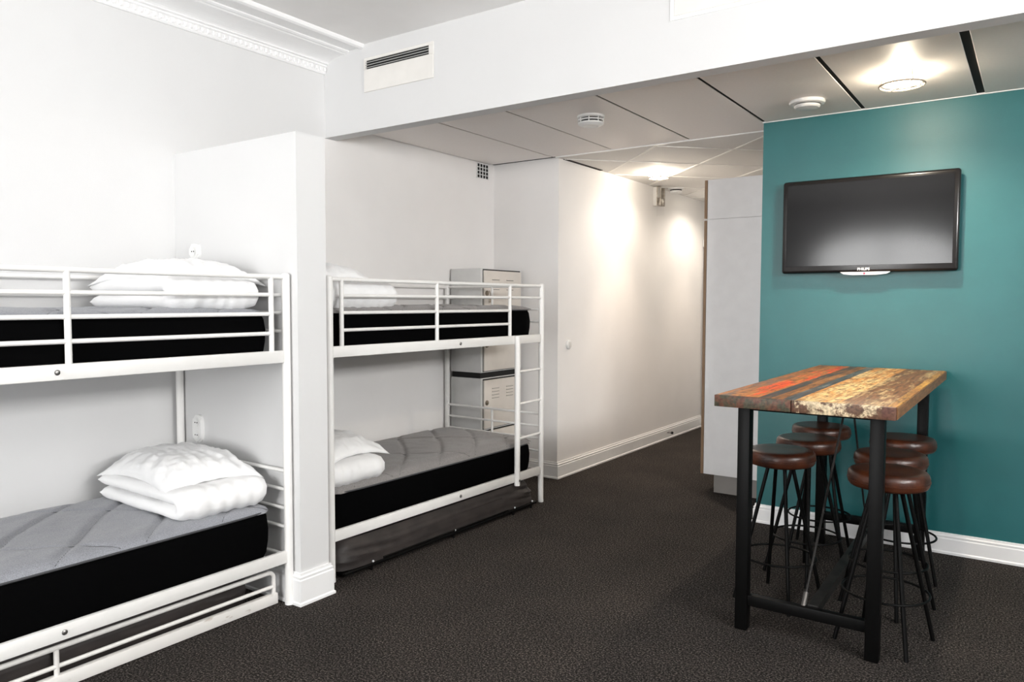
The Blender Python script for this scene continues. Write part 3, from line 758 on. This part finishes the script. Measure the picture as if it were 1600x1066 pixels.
def socket(label, loc, face, cat, name, pair=True):
    """oval two-way outlet; face 'y' looks to -y, 'x' looks to +x"""
    t = thing(name, label, cat, loc, 0 if face == 'y' else PI / 2)
    b = MB(); pts = []
    for k in range(32):
        a = 2 * PI * k / 32; c, s = math.cos(a), math.sin(a)
        pts.append((.040 * math.copysign(abs(c) ** .6, c), 0, (.075 if pair else .042) * math.copysign(abs(s) ** .6, s)))
    b.prism(pts, (0, -.022, 0))
    es = [e for e in b.bm.edges if all(abs(v.co.y + .022) < 1e-5 for v in e.verts)]
    bmesh.ops.bevel(b.bm, geom=es, offset=.008, segments=3, affect='EDGES'); b.build('cover', M['plastic'], t)
    for z in ((.034, -.034) if pair else (0,)):
        w = MB().lathe([(0, -.0225), (.021, -.0225), (.024, -.0255), (.021, -.0245), (0, -.0235)], (0, 0, z), 24, 'y'); w = w.build('socket_well', M['plastic'], t)
        b = MB()
        for x in (-.0095, .0095): b.lathe([(0, -.0262), (.0032, -.0262), (.0032, -.0215), (0, -.0215)], (x, 0, z), 10, 'y')
        b.build('pin_hole', M['dark'], w)
    return t
socket('white double wall socket on the partition above the lower left pillow', (-3.775, 2.41, .800), 'y', 'wall socket', 'wall_socket')
socket('white round wall outlet on the partition above the upper left pillow', (-3.775, 2.41, 1.77), 'y', 'wall socket', 'wall_socket', False)
t = thing('light_switch', 'white round switch on the corridor wall near the far bunk', 'light switch', (XC, 5.60, 1.135))
MB().lathe([(0, 0), (.040, 0), (.040, .012), (.034, .018), (0, .018)], (0, 0, 0), 32, 'x').build('cover', M['plastic'], t)
b = MB(); b.box((.016, -.014, -.024), (.025, .014, .024), .004); b.build('rocker', M['cream_plastic'], t)

t = thing('door_stop', 'small dark door stop on the corridor baseboard', 'door stop', (XC + .02, 7.72, .075))
MB().tube([(0, 0, 0), (.045, 0, 0)], .008, 12).build('stem', M['bolt'], t)
MB().lathe([(0, .045), (.014, .045), (.014, .062), (0, .062)], (0, 0, 0), 14, 'x').build('rubber_tip', M['dark'], t)

t = thing('wall_grille', 'small square dark vent grille high in the alcove corner', 'vent grille', (XB, 5.26, 2.628))
b = MB(); b.box((.0, -.080, -.062), (.003, .080, .062)); b.build('opening', M['dark'], t)
b = MB()
for k in range(5): b.box((.002, -.082 + k * .0400, -.064), (.008, -.076 + k * .0400, .064))
for k in range(5): b.box((.002, -.082, -.064 + k * .031), (.009, .082, -.059 + k * .031))
b.build('grid', M['plastic'], t)

t = thing('air_vent', 'white air vent with dark slots on the beam', 'air vent', (-3.595, YB, 2.842))
b = MB(); w, h = .585, .205
b.box((0, -.008, 0), (w, 0, .143), .002, 1); b.box((0, -.008, .196), (w, 0, h + .01), .002, 1); b.box((0, -.008, .143), (.022, 0, .196)); b.box((w - .035, -.008, .143), (w, 0, .196))
b.build('face_plate', M['cream_plastic'], t)
b = MB(); b.box((.022, -.002, .143), (w - .035, -.0005, .196)); b.build('dark_slot', M['dark'], t)
for z in (.148, .164, .180):
    b = MB(); b.box((-.264, -.007, -.0026), (.264, .007, .0026)); lo = b.build('louvre', M['alu'], t, loc=(.286, -.007, z + .004)); lo.rotation_euler = (R(25), 0, 0)
t = thing('access_hatch', 'flat white access hatch on the beam at the top edge', 'hatch', (-1.505, YB, 2.862))
b = MB(); b.box((0, -.004, 0), (.60, 0, .018)); b.box((0, -.004, .20), (.60, 0, .218)); b.box((0, -.004, .018), (.018, 0, .20)); b.box((.582, -.004, .018), (.60, 0, .20)); b.build('frame', M['trim'], t)
b = MB(); b.box((.020, -.003, .020), (.580, 0, .198)); b.build('panel', M['cream_plastic'], t)

# ------------------------------------------------------------------ light
def area(name, loc, rot, sx, sy, e, c=(1, 1, 1), spread=180):
    l = bpy.data.lights.new(name, 'AREA'); l.shape = 'RECTANGLE'; l.size = sx; l.size_y = sy; l.energy = e; l.color = c; l.spread = R(spread)
    o = bpy.data.objects.new(name, l); COL.objects.link(o); o.location = loc; o.rotation_euler = rot; return o
def point(name, loc, e, c, r=.05):
    l = bpy.data.lights.new(name, 'POINT'); l.energy = e; l.color = c; l.shadow_soft_size = r
    o = bpy.data.objects.new(name, l); COL.objects.link(o); o.location = loc; return o
area('rear_sky', (-1.95, YR - .26, 1.65), (R(90), 0, 0), 2.0, 1.8, 195, (1, .995, .985))
area('right_sky', (XR + .22, 1.55, 2.42), (R(90), 0, R(90)), 2.7, .6, 215, (1, .99, .98))
area('right_ceiling_fill', (XR + .22, 1.55, 2.35), (R(128), 0, R(90)), 2.7, .7, 60, (1, .98, .95))  # added upward fill outside the right window, brightens the ceiling
def spot(name, loc, e, c, ang, blend=.2, r=.04):
    l = bpy.data.lights.new(name, 'SPOT'); l.energy = e; l.color = c; l.spot_size = R(ang); l.spot_blend = blend; l.shadow_soft_size = r
    o = bpy.data.objects.new(name, l); COL.objects.link(o); o.location = loc; return o
spot('lamp_light', (-.62, 4.46, 2.632), 92, (1, .88, .73), 152, .9)
point('lamp_glow', (-.62, 4.46, 2.655), 10, (1, .86, .66), .03)
spot('hall_lamp_light', (-2.89, 6.50, 2.630), 19, (1, .88, .75), 160, .7)
spot('hall_lamp_beam', (-2.89, 6.50, 2.628), 62, (1, .80, .62), 76, 1.0)
spot('hall_lamp_far_light', (-2.80, 8.10, 2.632), 34, (1, .89, .76), 160, .7)
spot('hall_lamp_far_beam', (-2.80, 8.10, 2.628), 45, (1, .82, .66), 76, 1.0)
point('hall_lamp_glow', (-2.89, 6.50, 2.655), 8, (1, .87, .70), .03)
wd = bpy.data.worlds.new('world'); S.world = wd; wd.use_nodes = True
nt = wd.node_tree; bgn = nt.nodes.get('Background') or nt.nodes.new('ShaderNodeBackground')
bgn.inputs[0].default_value = (.94, .97, 1, 1); bgn.inputs[1].default_value = 2.8

# ------------------------------------------------------------------ camera
cam = bpy.data.cameras.new('camera'); co = bpy.data.objects.new('camera', cam); COL.objects.link(co)
cam.sensor_fit = 'HORIZONTAL'; cam.sensor_width = 36; cam.lens = 1178.2 / 1600 * 36
cam.clip_start = .05; cam.clip_end = 100
yaw, pit, rol = R(34.843), R(2.959), R(.1415)
f0 = Vector((-math.sin(yaw), math.cos(yaw), 0)); r0 = Vector((math.cos(yaw), math.sin(yaw), 0)); z0 = Vector((0, 0, 1))
fw = f0 * math.cos(pit) - z0 * math.sin(pit); up = z0 * math.cos(pit) + f0 * math.sin(pit)
rr = r0 * math.cos(rol) + up * math.sin(rol); uu = up * math.cos(rol) - r0 * math.sin(rol)
m = Matrix((rr, uu, -fw)).transposed().to_4x4(); m.translation = (0, 0, 1.5)
co.matrix_world = m
S.camera = co
S.view_settings.view_transform = 'Standard'; S.view_settings.look = 'None'; S.view_settings.gamma = 1
S.view_settings.use_curve_mapping = False
S.view_settings.exposure = 0.16
